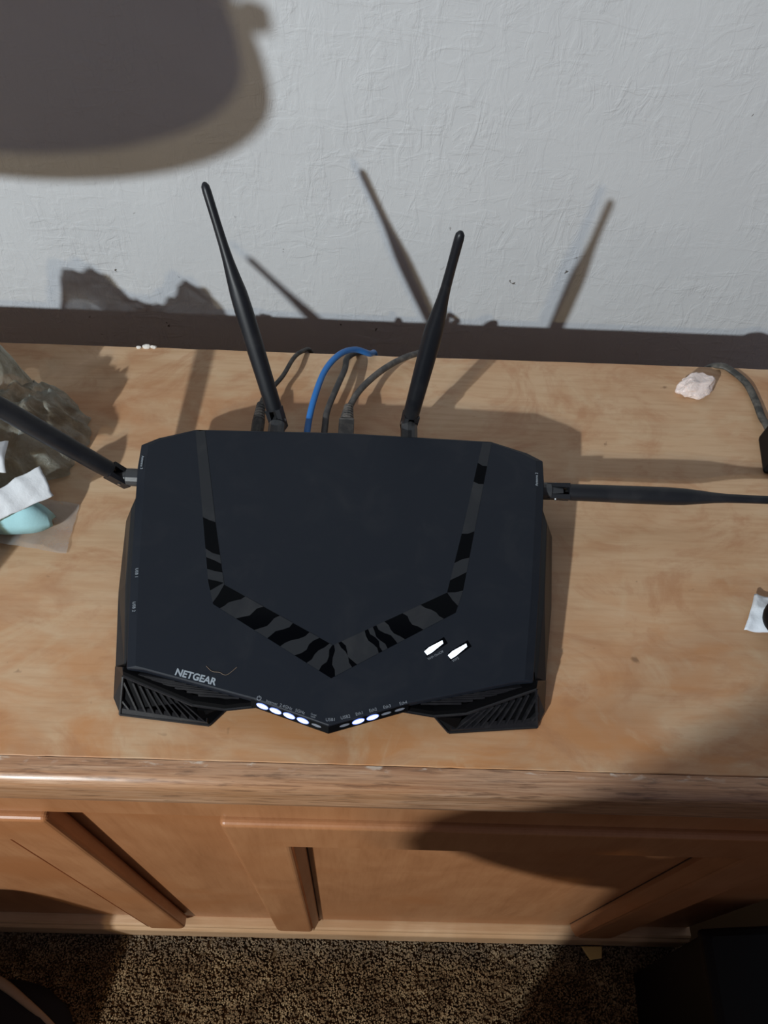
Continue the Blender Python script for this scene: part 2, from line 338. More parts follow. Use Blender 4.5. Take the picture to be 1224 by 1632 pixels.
# cover: outline (right half from the front tip round to the rear)
half = [(0.0, 0.1762), (0.0515, 0.1925), (0.1285, 0.2105), (0.1405, 0.2118), (0.1500, 0.278), (0.1615, 0.374), (0.1622, 0.3948), (0.1500, 0.4020), (0.1205, 0.4108), (0.0, 0.4135)]
outer = [(x, y) for x, y in half] + [(-x, y) for x, y in reversed(half) if x > 0]
def inset(x, y):
    sx = 0.0065 if abs(x) > 0.138 else 0.001
    sgn = 1 if x > 0 else -1
    ny = y + (0.0005 if y < 0.23 else (-0.0015 if y > 0.393 else 0))
    return (x - sgn * sx if abs(x) > 1e-6 else x, ny)
top = [L(*inset(x, y), zt(inset(x, y)[1])) for x, y in outer]
low = [L(x, y, zt(y) - (0.0022 if abs(x) > 0.138 else 0.0008)) for x, y in outer]
bot = [L(x, y, zt(y) - 0.0055) for x, y in outer]
bm = bmesh.new(); loft(bm, [bot, low, top]); cover = obj('top_cover', bm, SHELL, rt, bevel=0.0004, seg=1)
# chassis: flared sides, recessed front under the chevron
hb = [(0.0, 0.205), (0.070, 0.214), (0.1405, 0.2120), (0.1500, 0.215), (0.1545, 0.2200), (0.1650, 0.2800), (0.1725, 0.3450), (0.1675, 0.3700), (0.1600, 0.4000), (0.120, 0.4085), (0.0, 0.4105)]
full = lambda h: h + [(-x, y) for x, y in reversed(h) if x > 0]
def lev(h, dx, z):
    return [L(max(abs(x) - dx, 0) * (1 if x > 0 else -1) if abs(x) > 0.139 else x, y, z(y) if callable(z) else z) for x, y in full(h)]
bm = bmesh.new(); loft(bm, [lev(hb, 0.004, 0.0025), lev(hb, 0.0, 0.010), lev(hb, 0.0085, lambda y: zt(y) - 0.0145)])
chassis = obj('chassis', bm, CHASS, rt, bevel=0.0006, seg=1)
hc = [(0.0, 0.195), (0.050, 0.2080), (0.128, 0.2145), (0.134, 0.218), (0.150, 0.300), (0.1555, 0.374), (0.155, 0.393), (0.118, 0.4068), (0.0, 0.4090)]
bm = bmesh.new(); loft(bm, [[L(x, y, 0.0045) for x, y in full(hc)], [L(x, y, zt(y) - 0.0054) for x, y in full(hc)]])
obj('inner_shell', bm, GRILL, rt)
# rubber feet hidden below
for sx in (-1, 1):
    for y in (0.215, 0.385):
        bm = bmesh.new(); tube(bm, [L(sx * 0.125, y, 0), L(sx * 0.125, y, 0.006)], 0.006, 12); obj('rubber_foot', bm, HOLE, rt)
# front wings: sloped grille face, upper vent facet, LED lip
def lerp(a, b, t): return a + (b - a) * t
def wing(s):
    q = lambda x, y, z: L(s * x, y, z)
    r0, r1, r2, r3 = q(0.1435, 0.2085, 0.0225), q(0.0940, 0.1915, 0.0165), q(0.0715, 0.1890, 0.0165), q(0.0500, 0.1905, 0.0205)
    f0, f1, f2 = q(0.1465, 0.1890, 0.0012), q(0.0835, 0.1832, 0.0012), q(0.0725, 0.1960, 0.0012)
    s0 = q(0.1530, 0.2000, 0.0040); s1 = q(0.1555, 0.2200, 0.0110); s2 = q(0.1450, 0.2145, 0.0240)
    # side cheek continuing the chassis flank to the front corner
    bm = bmesh.new(); v = [bm.verts.new(p) for p in (r0, s2, q(0.1545, 0.2205, 0.0105), q(0.1520, 0.1990, 0.0060), f0, q(0.1505, 0.2205, 0.0012), q(0.1380, 0.2150, 0.0012), q(0.1380, 0.2150, 0.0225))]
    for f in ((0, 1, 2, 3), (0, 3, 4), (3, 2, 5, 4), (0, 7, 1), (4, 5, 6), (0, 4, 6, 7)): bm.faces.new([v[i] for i in f])
    obj('side_cheek', bm, CHASS, rt)
    # foot block behind the grille
    back = V((0, 0.012, 0)); n = 0.0030
    sunk = lambda p: p + V((0, 0.0030, 0.0))
    bm = bmesh.new(); face = [sunk(p) for p in (r0, r1, r2, f2, f1, f0)]
    loft(bm, [face, [p + V((0, 0.010, 0)) for p in face]]); g = obj('front_grille', bm, GRILL, rt)
    # rim of the grille
    rim = bmesh.new()
    for a, b, rr in ((r0, r1, 0.0011), (r1, r2, 0.0010), (r2, r3, 0.0010), (f0, f1, 0.0010), (f1, f2, 0.0009), (r0, f0, 0.0011)): tube(rim, [a, b], rr, 6)
    obj('rim', rim, GRIDGE, g)
    # plate between the sunk face and the lower/inner borders
    bm = bmesh.new(); pl = [f0, f1, lerp(f1, r1, 0.16), lerp(f0, r0, 0.16)]; loft(bm, [pl, [p + V((0, 0.003, 0.0003)) for p in pl]]); obj('border', bm, GRIDGE, g)
    bm = bmesh.new(); pl = [f1, f2, r2, lerp(f1, r1, 0.75), lerp(lerp(f1, f0, 0.05), lerp(r1, r0, 0.05), 0.2)]; loft(bm, [pl, [p + V((0, 0.003, 0.0003)) for p in pl]]); obj('border', bm, GRILL, g)
    # slats: leaning fins, thin bright ridges
    for i in range(10):
        t0 = 0.02 + i * 0.098
        ft = lerp(r0, r1, min(max(t0 - 0.10, 0.0), 1)); fb = lerp(lerp(f0, f1, min(t0 + 0.06, 0.97)), lerp(r0, r1, min(t0 + 0.06, 0.97)), 0.17)
        st = lerp(ft, lerp(f0, f1, t0), 0.10) if t0 > 0.12 else lerp(r0, f0, 0.15 + (0.12 - t0) * 5.0)
        d = V((0.0014, 0, 0)) ; e = V((0, -0.0003, 0.0002)); bk = V((0, 0.0028, 0))
        pl = [st + e, st + e + d, fb + e + d, fb + e]
        bm = bmesh.new(); loft(bm, [pl, [p + bk for p in pl]]); obj('slat', bm, GRIDGE, g)
    # upper vent facet between cover edge and ridge
    c0, c1, c3 = q(0.1405, 0.2122, 0.0262), q(0.0935, 0.2032, 0.0245), q(0.0515, 0.1935, 0.0235)
    pts = [c0, c1, c3, r3, r2, r1, r0]
    bm = bmesh.new(); loft(bm, [[p + V((0, 0.0022, -0.0006)) for p in pts], [p + V((0, 0.012, -0.001)) for p in pts]]); vv = obj('upper_vent', bm, GRILL, rt)
    for i in range(7):
        t = 0.08 + i * 0.125
        a = lerp(c0, c1, t * 1.55) if t * 1.55 < 1 else lerp(c1, c3, t * 1.55 - 1)
        t2 = min(t + 0.12, 1)
        lo = lerp(r0, r1, t2 * 1.25) if t2 * 1.25 < 1 else lerp(r1, r2, min(t2 * 1.25 - 1, 1))
        b = lerp(lo, a, 0.45); a2 = lerp(a, lo, -0.02)
        st, en = lerp(lerp(c0, r0, 0.4), b, 0.55) if i == 0 else b + (b - a2) * 0 , None
        p0 = lerp(c0 if i == 0 else (lerp(c0, c1, (t - 0.10) * 1.55) if (t - 0.10) * 1.55 < 1 else lerp(c1, c3, (t - 0.10) * 1.55 - 1)), lerp(r0, r1, min(t * 1.2, 1)), 0.42)
        j = t * 1.55 + 0.42
        p1 = lerp(c0, c1, j) if j < 1 else lerp(c1, c3, min(j - 1, 1)); p1 = lerp(p1, r3, 0.12)
        dz = V((0, -0.0009, -0.0012)); bk = V((0, 0.0026, -0.0003))
        bm = bmesh.new(); pl = [p0, p1, p1 + dz, p0 + dz]; loft(bm, [pl, [p + bk for p in pl]]); obj('slat', bm, GRIDGE, vv)
    # ridge bar above the grille
    bm = bmesh.new(); up = V((0, 0.0022, 0.0032))
    loft(bm, [[r0, r1, r1 + up, r0 + up], [p + V((0, 0.004, 0)) for p in (r0, r1, r1 + up, r0 + up)]]); loft(bm, [[r1, r2, r2 + up, r1 + up], [p + V((0, 0.004, 0)) for p in (r1, r2, r2 + up, r1 + up)]])
    loft(bm, [[r2, r3, r3 + up, r2 + up], [p + V((0, 0.004, 0)) for p in (r2, r3, r3 + up, r2 + up)]])
    obj('ridge', bm, GRILL, rt)
for s in (-1, 1): wing(s)
# LED lip along the V
lip = bmesh.new()
for s in (-1, 1):
    A, C = L(s * 0.0535, 0.1930, 0), L(0, 0.1762, 0)
    def sec(P, z): return [P + V((0, 0.004, z - 0.0012)), P + V((0, 0.0003, z - 0.0012)), P + V((0, -0.0032, z - 0.0052)), P + V((0, -0.0028, z - 0.0075)), P + V((0, 0.004, z - 0.0075))]
    loft(lip, [sec(A, 0.0289), sec(C, 0.0273)])
obj('led_lip', lip, GRILL, rt)
def led(x, mat, wdt=0.0078, name='status_light', rim=True):
    s = 1 if x > 0 else -1
    A, C = V((s * 0.0535, 0.1930, 0.0289)), V((0, 0.1762, 0.0273)); t = 1 - abs(x) / 0.0535
    u = (C - A).normalized(); c = A.lerp(C, t) + V((0, -0.00145, -0.0032)); dn = V((0, -0.0035, -0.0040)).normalized(); nn = u.cross(dn).normalized()
    if nn.z < 0: nn = -nn
    def ell(a, b, off):
        return [L(*(c + u * a * math.cos(k * math.pi / 9) + dn * b * math.sin(k * math.pi / 9) + nn * off)) for k in range(18)]
    if rim:
        bm = bmesh.new(); loft(bm, [ell(wdt / 2 + 0.0005, 0.0020, -0.0012), ell(wdt / 2 + 0.0005, 0.0020, 0.00018)]); r = obj(name, bm, LEDRIM, rt)
        bm = bmesh.new(); loft(bm, [ell(wdt / 2, 0.00125, 0.0), ell(wdt / 2, 0.00125, 0.00045)]); obj('lens', bm, mat, r)
    else:
        bm = bmesh.new(); loft(bm, [ell(wdt / 2, 0.0009, -0.0012), ell(wdt / 2, 0.0009, 0.0002)]); obj(name, bm, mat, rt)
for x in (-0.0454, -0.0363, -0.0269, -0.0175, 0.0197, 0.0293): led(x, LEDON)
for x in (-0.0082, 0.0106, 0.0384, 0.0475): led(x, LEDOFF, 0.0070, 'unlit_status_light', False)
# glossy chevron inlay lying in the cover
def C3(x, y, off): return L(x, y, zt(y) + off)
O = [(0.1208, 0.4098), (0.1036, 0.328), (0.0930, 0.277), (0.0872, 0.2597), (0.0, 0.2085)]
I = [(0.1132, 0.4098), (0.0941, 0.3265), (0.0812, 0.275), (0.0812, 0.275), (0.0, 0.2320)]
def strip(Opts, Ipts, mat, name, off0, off1, par):
    bm = bmesh.new(); pl = Opts + Ipts[::-1]
    loft(bm, [[C3(x, y, off0) for x, y in pl], [C3(x, y, off1) for x, y in pl]]); return obj(name, bm, mat, par)
for s in (-1, 1):
    m_ = lambda pts: [(s * x, y) for x, y in pts]
    arm = strip(m_(O[:4]), m_(I[:3]), GLOSS, 'chevron_arm', -0.0004, 0.00015, rt)
    dia = strip(m_([O[3], O[4]]), m_([I[2], I[4]]), GLOSS, 'chevron_diagonal', -0.0004, 0.00015, rt)
    def pt(E, y):
        for (x0, y0), (x1, y1) in zip(E, E[1:]):
            if y1 <= y <= y0 and y0 > y1: return (s * (x0 + (x1 - x0) * (y - y0) / (y1 - y0)), y)
        return (s * E[-1][0], E[-1][1])
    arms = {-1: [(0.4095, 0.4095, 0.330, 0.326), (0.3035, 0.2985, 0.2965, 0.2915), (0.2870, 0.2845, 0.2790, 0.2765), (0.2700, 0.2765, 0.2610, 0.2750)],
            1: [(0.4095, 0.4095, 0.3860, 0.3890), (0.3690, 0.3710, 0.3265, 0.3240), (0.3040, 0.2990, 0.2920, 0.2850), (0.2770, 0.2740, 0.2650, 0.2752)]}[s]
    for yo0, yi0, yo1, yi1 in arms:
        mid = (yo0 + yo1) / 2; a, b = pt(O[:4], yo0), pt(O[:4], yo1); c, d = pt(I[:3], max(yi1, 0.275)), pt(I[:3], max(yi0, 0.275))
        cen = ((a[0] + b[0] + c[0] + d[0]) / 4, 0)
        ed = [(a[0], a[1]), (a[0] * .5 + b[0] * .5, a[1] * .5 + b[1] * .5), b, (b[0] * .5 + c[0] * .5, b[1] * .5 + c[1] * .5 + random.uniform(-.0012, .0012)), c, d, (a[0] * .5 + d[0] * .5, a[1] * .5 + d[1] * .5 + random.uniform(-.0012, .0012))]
        bm = bmesh.new(); loft(bm, [[C3(x, y, 0.0001) for x, y in ed], [C3(x, y, 0.0003) for x, y in ed]]); obj('grey_patch', bm, GREYPATCH, arm)
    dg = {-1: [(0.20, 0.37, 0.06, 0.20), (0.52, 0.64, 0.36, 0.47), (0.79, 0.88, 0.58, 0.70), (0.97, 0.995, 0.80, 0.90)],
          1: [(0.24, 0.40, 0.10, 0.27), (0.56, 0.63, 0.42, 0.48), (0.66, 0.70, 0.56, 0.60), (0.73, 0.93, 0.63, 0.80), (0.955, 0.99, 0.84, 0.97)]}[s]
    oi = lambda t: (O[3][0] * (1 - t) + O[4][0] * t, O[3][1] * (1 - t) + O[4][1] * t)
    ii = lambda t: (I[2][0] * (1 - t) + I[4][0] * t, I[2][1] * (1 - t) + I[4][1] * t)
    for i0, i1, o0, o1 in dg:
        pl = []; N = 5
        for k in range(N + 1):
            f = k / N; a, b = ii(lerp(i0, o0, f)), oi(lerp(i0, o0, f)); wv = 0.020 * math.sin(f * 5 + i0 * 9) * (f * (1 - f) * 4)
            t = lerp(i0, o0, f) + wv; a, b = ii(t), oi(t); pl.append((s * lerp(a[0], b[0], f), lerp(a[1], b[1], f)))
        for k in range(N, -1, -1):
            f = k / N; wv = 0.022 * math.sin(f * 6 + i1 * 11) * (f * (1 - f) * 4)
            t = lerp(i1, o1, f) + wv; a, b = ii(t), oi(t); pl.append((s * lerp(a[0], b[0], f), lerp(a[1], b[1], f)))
        bm = bmesh.new(); loft(bm, [[C3(x, y, 0.0001) for x, y in pl], [C3(x, y, 0.0003) for x, y in pl]]); obj('grey_patch', bm, GREYPATCH, dia)
# lit push buttons
def button(a, b, wd):
    a, b = V((a[0], a[1], 0)), V((b[0], b[1], 0)); u = (b - a).normalized(); v = V((-u.y, u.x, 0))
    f = lambda pl, z0, z1: [[C3(p.x, p.y, z0) for p in pl], [C3(p.x, p.y, z1) for p in pl]]
    out = [a - u * 0.0012 - v * wd * 0.62, b + u * 0.0030 - v * wd * 0.30, b + u * 0.0030 + v * wd * 0.75, a + u * 0.001 + v * wd * 0.55]
    bm = bmesh.new(); loft(bm, f(out, -0.0005, 0.00012)); bt = obj('push_button', bm, GLOSS, rt)
    lit = [a - v * wd * 0.42, a + u * 0.004 - v * wd * 0.40, b - v * wd * 0.02, b + u * 0.0006 + v * wd * 0.42, a + u * 0.004 + v * wd * 0.42, a - u * 0.0004 + v * wd * 0.22]
    bm = bmesh.new(); loft(bm, f(lit, 0.0, 0.0004)); obj('lit_lens', bm, LEDON, bt)
button((0.0652, 0.2290), (0.0776, 0.2362), 0.0050); button((0.0818, 0.2268), (0.0945, 0.2344), 0.0050)

def text(s, x, y, ang, size, mat, name, bold=0.0, align='CENTER'):
    cu = bpy.data.curves.new(name, 'FONT'); cu.body = s; cu.size = size; cu.align_x = align; cu.align_y = 'CENTER'; cu.offset = bold; cu.extrude = 0.00008; cu.resolution_u = 3
    tmp = bpy.data.objects.new('t', cu); scene.collection.objects.link(tmp)
    dg = bpy.context.evaluated_depsgraph_get(); me = bpy.data.meshes.new_from_object(tmp.evaluated_get(dg))
    bpy.data.objects.remove(tmp)
    sl = math.atan(0.023 / 0.237)
    M4 = Matrix.Translation(C3(x, y, 0.00016) - ORG[rt]) @ Matrix.Rotation(sl, 4, 'X') @ Matrix.Rotation(math.radians(ang), 4, 'Z')
    me.transform(M4); return link(name, me, mat, rt, org=ORG[rt])
tx = text('NETGEAR', -0.0922, 0.2062, -12.8, 0.0066, PRINT, 'front_lettering', 0.00021)
for s_, x, y in (('Internet', -0.0390, 0.1905), ('2.4GHz', -0.0292, 0.1878), ('5GHz', -0.0196, 0.1850)): text(s_, x, y, -16, 0.0029 if s_ != 'Internet' else 0.0025, PRINTS, 'port_lettering')
text('Guest\nWiFi', -0.0105, 0.1825, -15, 0.0017, PRINTS, 'port_lettering')
for s_, x, y, a in (('USB1', 0.0012, 0.1803, 4), ('USB2', 0.0110, 0.1823, 15), ('Eth1', 0.0203, 0.1850, 16), ('Eth2', 0.0293, 0.1876, 16), ('Eth3', 0.0388, 0.1902, 16), ('Eth4', 0.0497, 0.1930, 16)): text(s_, x, y, a, 0.0030, PRINTS, 'port_lettering')
text('WiFi On/Off', 0.0722, 0.2272, 30, 0.0024, PRINTS, 'button_lettering'); text('WPS', 0.0862, 0.2247, 30, 0.0026, PRINTS, 'button_lettering')
text('Antenna 3', -0.1580, 0.3767, -86, 0.0030, PRINT, 'side_lettering'); text('Antenna 2', 0.1552, 0.3757, 86, 0.0030, PRINT, 'side_lettering')
text('USB 1', -0.1455, 0.2818, -82, 0.0031, PRINT, 'side_lettering'); text('USB 2', -0.1428, 0.2556, -82, 0.0031, PRINT, 'side_lettering')
# power symbol
bm = bmesh.new(); cc = (-0.0478, 0.1932)
for k in range(14):
    a0 = math.radians(120 + k * 300 / 14); a1 = math.radians(120 + (k + 1) * 300 / 14)
    pl = [(cc[0] + r * math.cos(a), cc[1] + r * math.sin(a)) for r, a in ((0.0011, a0), (0.0011, a1), (0.0016, a1), (0.0016, a0))]
    loft(bm, [[C3(x, y, 0.0) for x, y in pl], [C3(x, y, 0.0002) for x, y in pl]])
pl = [(cc[0] + dx, cc[1] + dy) for dx, dy in ((-0.00025, 0.0003), (0.00025, 0.0003), (0.00025, 0.0018), (-0.00025, 0.0018))]
loft(bm, [[C3(x, y, 0.0) for x, y in pl], [C3(x, y, 0.0002) for x, y in pl]])
obj('power_symbol', bm, PRINTS, rt)
# a hair lying on the cover
hair = [C3(x, y, 0.0004) for x, y in ((-0.0860, 0.2140), (-0.0815, 0.2105), (-0.0765, 0.2100), (-0.0735, 0.2085), (-0.0705, 0.2088), (-0.0650, 0.2140))]
mesh_thing('hair_strand', T(smoothpath(hair, 5), 0.00016, 5), Mat('pale_hair', (0.22, 0.16, 0.11, 1), 0.6), 'fine pale hair lying on the router cover by the maker name', 'hair', loc=tuple(hair[2]))

# antennas
def antenna(Bp, Tp, out, nrm):
    """Bp hinge point, Tp tip, out = direction the connector leaves the router"""
    Bp, Tp, out = V(Bp), V(Tp), V(out).normalized(); ax = (Tp - Bp).normalized(); Ln = (Tp - Bp).length
    n = V(nrm); n = (n - ax * n.dot(ax)).normalized(); wv = ax.cross(n).normalized()
    prof = [(0.055, .0064, .0058), (0.07, .0068, .0060), (0.20, .0070, .0061), (0.36, .0073, .0063), (0.50, .0073, .0063), (0.57, .0068, .0060), (0.64, .0056, .0052), (0.70, .0044, .0043), (0.76, .0037, .0037), (0.85, .0034, .0034), (0.965, .0034, .0034), (0.985, .0031, .0031), (0.996, .0018, .0018), (1.0, .0006, .0006)]
    bm = bmesh.new(); loops = []
    for t, a, b in prof:
        lp = []
        for k in range(24):
            th = k * 2 * math.pi / 24; c, s = math.cos(th), math.sin(th)
            e = 0.72 if t < 0.6 else 1.0
            x = math.copysign(abs(c) ** e, c) * a; y = math.copysign(abs(s) ** (1.25 if (s > 0 and t < .6) else e), s) * b
            lp.append(Bp + ax * (t * Ln) + wv * x + n * y)
        loops.append(lp)
    loft(bm, loops)
    for sg in (-1, 1):                                   # two tines of the fork
        a = [Bp + ax * (-0.0075) + wv * sg * u + n * v for u, v in ((0.0032, -0.0052), (0.0062, -0.0045), (0.0062, 0.0045), (0.0032, 0.0052))]
        c = [Bp + ax * (Ln * 0.06) + wv * sg * u + n * v for u, v in ((0.0028, -0.0055), (0.0066, -0.0048), (0.0066, 0.0048), (0.0028, 0.0055))]
        loft(bm, [a, c])
    an = obj('antenna', bm, ANT, rt, smooth=True)
    md = an.modifiers.new('edge', 'EDGE_SPLIT'); md.split_angle = 0.7
    bm = bmesh.new(); tube(bm, [Bp - out * 0.026, Bp - out * 0.004], 0.0072, 14); tube(bm, [Bp - out * 0.005, Bp + out * 0.006], [0.0062, 0.0040], 8)
    obj('connector', bm, HINGE, an, bevel=0.0006, seg=1)
    bm = bmesh.new(); tube(bm, [Bp - wv * 0.0072, Bp + wv * 0.0072], 0.0013, 8); obj('pin', bm, STEEL, an)
    bm = bmesh.new(); tube(bm, [Bp + ax * 0.002 - n * 0.002, Bp + ax * (Ln * 0.062) - n * 0.002], 0.0025, 8); obj('hinge_tongue', bm, HOLE, an)
Z = lambda x, y, z: (x, y, HT + z)
antenna(Z(-0.0754, 0.4380, 0.033), Z(-0.1264, 0.5231, 0.1982), (0, 1, 0), (-0.3, -0.6, 0.8))
antenna(Z(0.0369, 0.4420, 0.033), Z(0.0578, 0.4434, 0.2227), (0, 1, 0), (0.2, -1, 0.3))
antenna(Z(-0.1925, 0.3706, 0.035), Z(-0.3190, 0.368, 0.184), (-1, 0, 0), (0.75, -0.25, 0.8))
antenna(Z(0.1560, 0.3742, 0.0335), Z(0.340, 0.3710, 0.0375), (1, 0, 0), (0, -0.5, 1))

# ---------------------------------------------------------------- cables
def cable(name, pts, r, mat, label, cat, plug=None, flat=1.0, n=8):
    pts = [V(Z(*p)) for p in pts]; loc = pts[0]
    o = mesh_thing(name, T(smoothpath(pts, n), r, 10, flat), mat, label, cat, loc=tuple(loc), smooth=True)
    return o
hang = lambda x, y, dx=0.0: [(x + dx * .2, y + 0.014, -0.008), (x + dx * .5, y + 0.022, -0.05), (x + dx, y + 0.026, -0.30), (x + dx, y + 0.03, -0.62)]
c = cable('ethernet_cable', [(-0.0503, 0.4120, 0.022), (-0.0502, 0.4415, 0.024), (-0.0467, 0.4668, 0.030), (-0.0393, 0.500, 0.032), (-0.0274, 0.5233, 0.031), (-0.0135, 0.5410, 0.022), (0.0004, 0.5500, 0.009)] + hang(0.006, 0.553), 0.0029, BLUE, 'bright blue ethernet cable arching from the router back over the cabinet edge', 'cable')
bm = bmesh.new(); box(bm, Z(-0.0555, 0.4095, 0.0165), Z(-0.0451, 0.4260, 0.0275)); obj('plug', bm, BLUE, c, bevel=0.0012)
c = cable('ethernet_cable', [(-0.0358, 0.4120, 0.022), (-0.0355, 0.4423, 0.023), (-0.0344, 0.4619, 0.023), (-0.0276, 0.4924, 0.021), (-0.0218, 0.5192, 0.017), (-0.0205, 0.5390, 0.012), (-0.0135, 0.5520, 0.0068)] + hang(-0.006, 0.553), 0.0029, GREYD, 'dark grey cable rising just right of the blue cable', 'cable')
bm = bmesh.new(); box(bm, Z(-0.0405, 0.4095, 0.0165), Z(-0.0305, 0.4260, 0.0275)); obj('plug', bm, GREYD, c, bevel=0.0012)
c = cable('ethernet_cable', [(-0.0170, 0.4120, 0.022), (-0.0170, 0.4434, 0.022), (-0.0157, 0.4648, 0.022), (-0.0075, 0.4882, 0.021), (0.008, 0.5145, 0.017), (0.0256, 0.5370, 0.012), (0.043, 0.5535, 0.0068)] + hang(0.055, 0.556), 0.0030, GREYC, 'dusty grey cable with a ribbed boot curving behind the right rear antenna', 'cable')
bm = bmesh.new(); loft(bm, [[V(Z(-0.0170 + a * w_, y, 0.022 + b * h_)) for a, b in ((-1, -1), (1, -1), (1, 1), (-1, 1))] for y, w_, h_ in ((0.4095, 0.0066, 0.0060), (0.4490, 0.0066, 0.0060), (0.4500, 0.0058, 0.0055))]); obj('plug', bm, GREYC, c, bevel=0.0008)
bm = bmesh.new()
for k in range(6):
    y = 0.4505 + k * 0.0031; r = 0.0062 - k * 0.0004
    tube(bm, [Z(-0.0170 + k * 0.0002, y, 0.022), Z(-0.0170 + k * 0.0002, y + 0.0022, 0.022)], r, 12); tube(bm, [Z(-0.0170 + k * .0002, y + 0.002, 0.022), Z(-0.0170 + k * .0002, y + 0.0034, 0.022)], r - 0.0012, 12)
obj('boot', bm, GREYC, c)
c = cable('power_cable', [(-0.0940, 0.4450, 0.020), (-0.0938, 0.4690, 0.020), (-0.0905, 0.4829, 0.018), (-0.0789, 0.5086, 0.015), (-0.0714, 0.5353, 0.012), (-0.0649, 0.5500, 0.0075)] + hang(-0.058, 0.5535), 0.0021, BLKC, 'thin black power cable left of the left rear antenna', 'cable')
bm = bmesh.new()
tube(bm, [Z(-0.0938, 0.4060, 0.020), Z(-0.0938, 0.4480, 0.020)], 0.0056, 14)
for k in range(6): tube(bm, [Z(-0.0938, 0.4485 + k * 0.0034, 0.020), Z(-0.0938, 0.4510 + k * 0.0034, 0.020)], 0.0054 - k * 0.00028, 12)
tube(bm, [Z(-0.0938, 0.448, 0.020), Z(-0.0938, 0.4690, 0.020)], 0.0034, 10)
obj('plug', bm, BLKC, c)
# flat cord on the right and the dark adapter it runs into
cord = cable('appliance_cord', [(0.332, 0.5780, -0.30), (0.334, 0.5740, -0.05), (0.3400, 0.5690, -0.010), (0.3495, 0.5610, 0.0030), (0.3600, 0.5535, 0.0028), (0.3690, 0.5360, 0.0036), (0.3718, 0.5120, 0.0036), (0.3710, 0.4930, 0.0050), (0.3705, 0.4800, 0.0085), (0.3705, 0.4715, 0.0095)], 0.0040, CORD, 'flat dark cord running over the back edge at the right', 'cord', flat=0.55)
ad = thing('power_adapter', 'black power adapter block at the right edge behind the right antenna', 'adapter', Z(0.42, 0.43, 0))
bm = bmesh.new(); a = V(Z(0.3625, 0.4708, 0)); b = V(Z(0.3555, 0.4265, 0)); cdir = V((0.085, 0.004, 0))
loft(bm, [[a, b, b + cdir, a + cdir], [p + V((0.002, 0, 0.032)) for p in (a, b, b + cdir, a + cdir)]]); obj('body', bm, BINM, ad, bevel=0.004, seg=3)
bm = bmesh.new(); box(bm, Z(0.382, 0.432, 0.0315), Z(0.430, 0.466, 0.0325)); obj('label_plate', bm, GREYD, ad)

# ---------------------------------------------------------------- small things on the cabinet top
bm = bmesh.new(); bmesh.ops.create_icosphere(bm, subdivisions=4, radius=1)
for v in bm.verts:
    p = v.co.copy()
    for nx, ny, nz, dd_ in ((0.8, 0.3, 0.5, .74), (-0.7, 0.4, 0.6, .72), (0.2, -0.8, 0.55, .76), (-0.3, -0.7, 0.6, .70), (0.1, 0.1, 1, .60), (0.2, 0.95, 0.2, .78), (-0.9, -0.3, 0.1, .84), (0.9, -0.4, 0.1, .80), (0.0, 0.0, -1, .5)):
        nn = V((nx, ny, nz)).normalized(); ov = p.dot(nn) - dd_
        if ov > 0: p -= nn * ov * 0.92
    p *= 1 + noise.noise(p * 2.2 + V((3, 1, 2))) * 0.22 + noise.noise(p * 7) * 0.05; x, y, z = p.x * 0.0215, p.y * 0.0130, p.z * 0.0125
    a = math.radians(22); v.co = V((0.3172 + x * math.cos(a) - y * math.sin(a), 0.5290 + x * math.sin(a) + y * math.cos(a), z))
mz = min(v.co.z for v in bm.verts)
for v in bm.verts: v.co.z += HT - mz - 0.0003
mesh_thing('crystal_lump', bm, CRYST, 'rough lump of pale pinkish crystal near the right back corner of the cabinet', 'crystal', loc=Z(0.317, 0.529, 0))
for i, (x, y, s_) in enumerate(((-0.2150, 0.5545, 0.0042), (-0.2085, 0.5545, 0.0030), (-0.2225, 0.5535, 0.0026))):
    bm = bmesh.new(); bmesh.ops.create_icosphere(bm, subdivisions=2, radius=1)
    for v in bm.verts:
        p = v.co * (1 + 0.35 * noise.noise(v.co * 2 + V((i * 5, 0, 0)))); v.co = V((x + p.x * s_, y + p.y * s_ * 0.6, HT + max(p.z, -0.5) * s_ * 0.6 + 0.5 * s_ * 0.6))
    mesh_thing('plaster_crumb', bm, CRUMB, ('largest white plaster crumb on the back edge at left', 'white plaster crumb just right of the largest crumb on the back edge', 'white plaster crumb just left of the largest crumb on the back edge')[i], 'crumb', 'plaster crumbs on the back edge', loc=Z(x, y, 0))

def sheet(nx, ny, fn):
    bm = bmesh.new(); g = [[bm.verts.new(fn(i / nx, j / ny)) for j in range(ny + 1)] for i in range(nx + 1)]
    for i in range(nx):
        for j in range(ny): bm.faces.new((g[i][j], g[i + 1][j], g[i + 1][j + 1], g[i][j + 1]))
    return bm
def ridged(p): return 1 - 2 * abs(noise.noise(p))
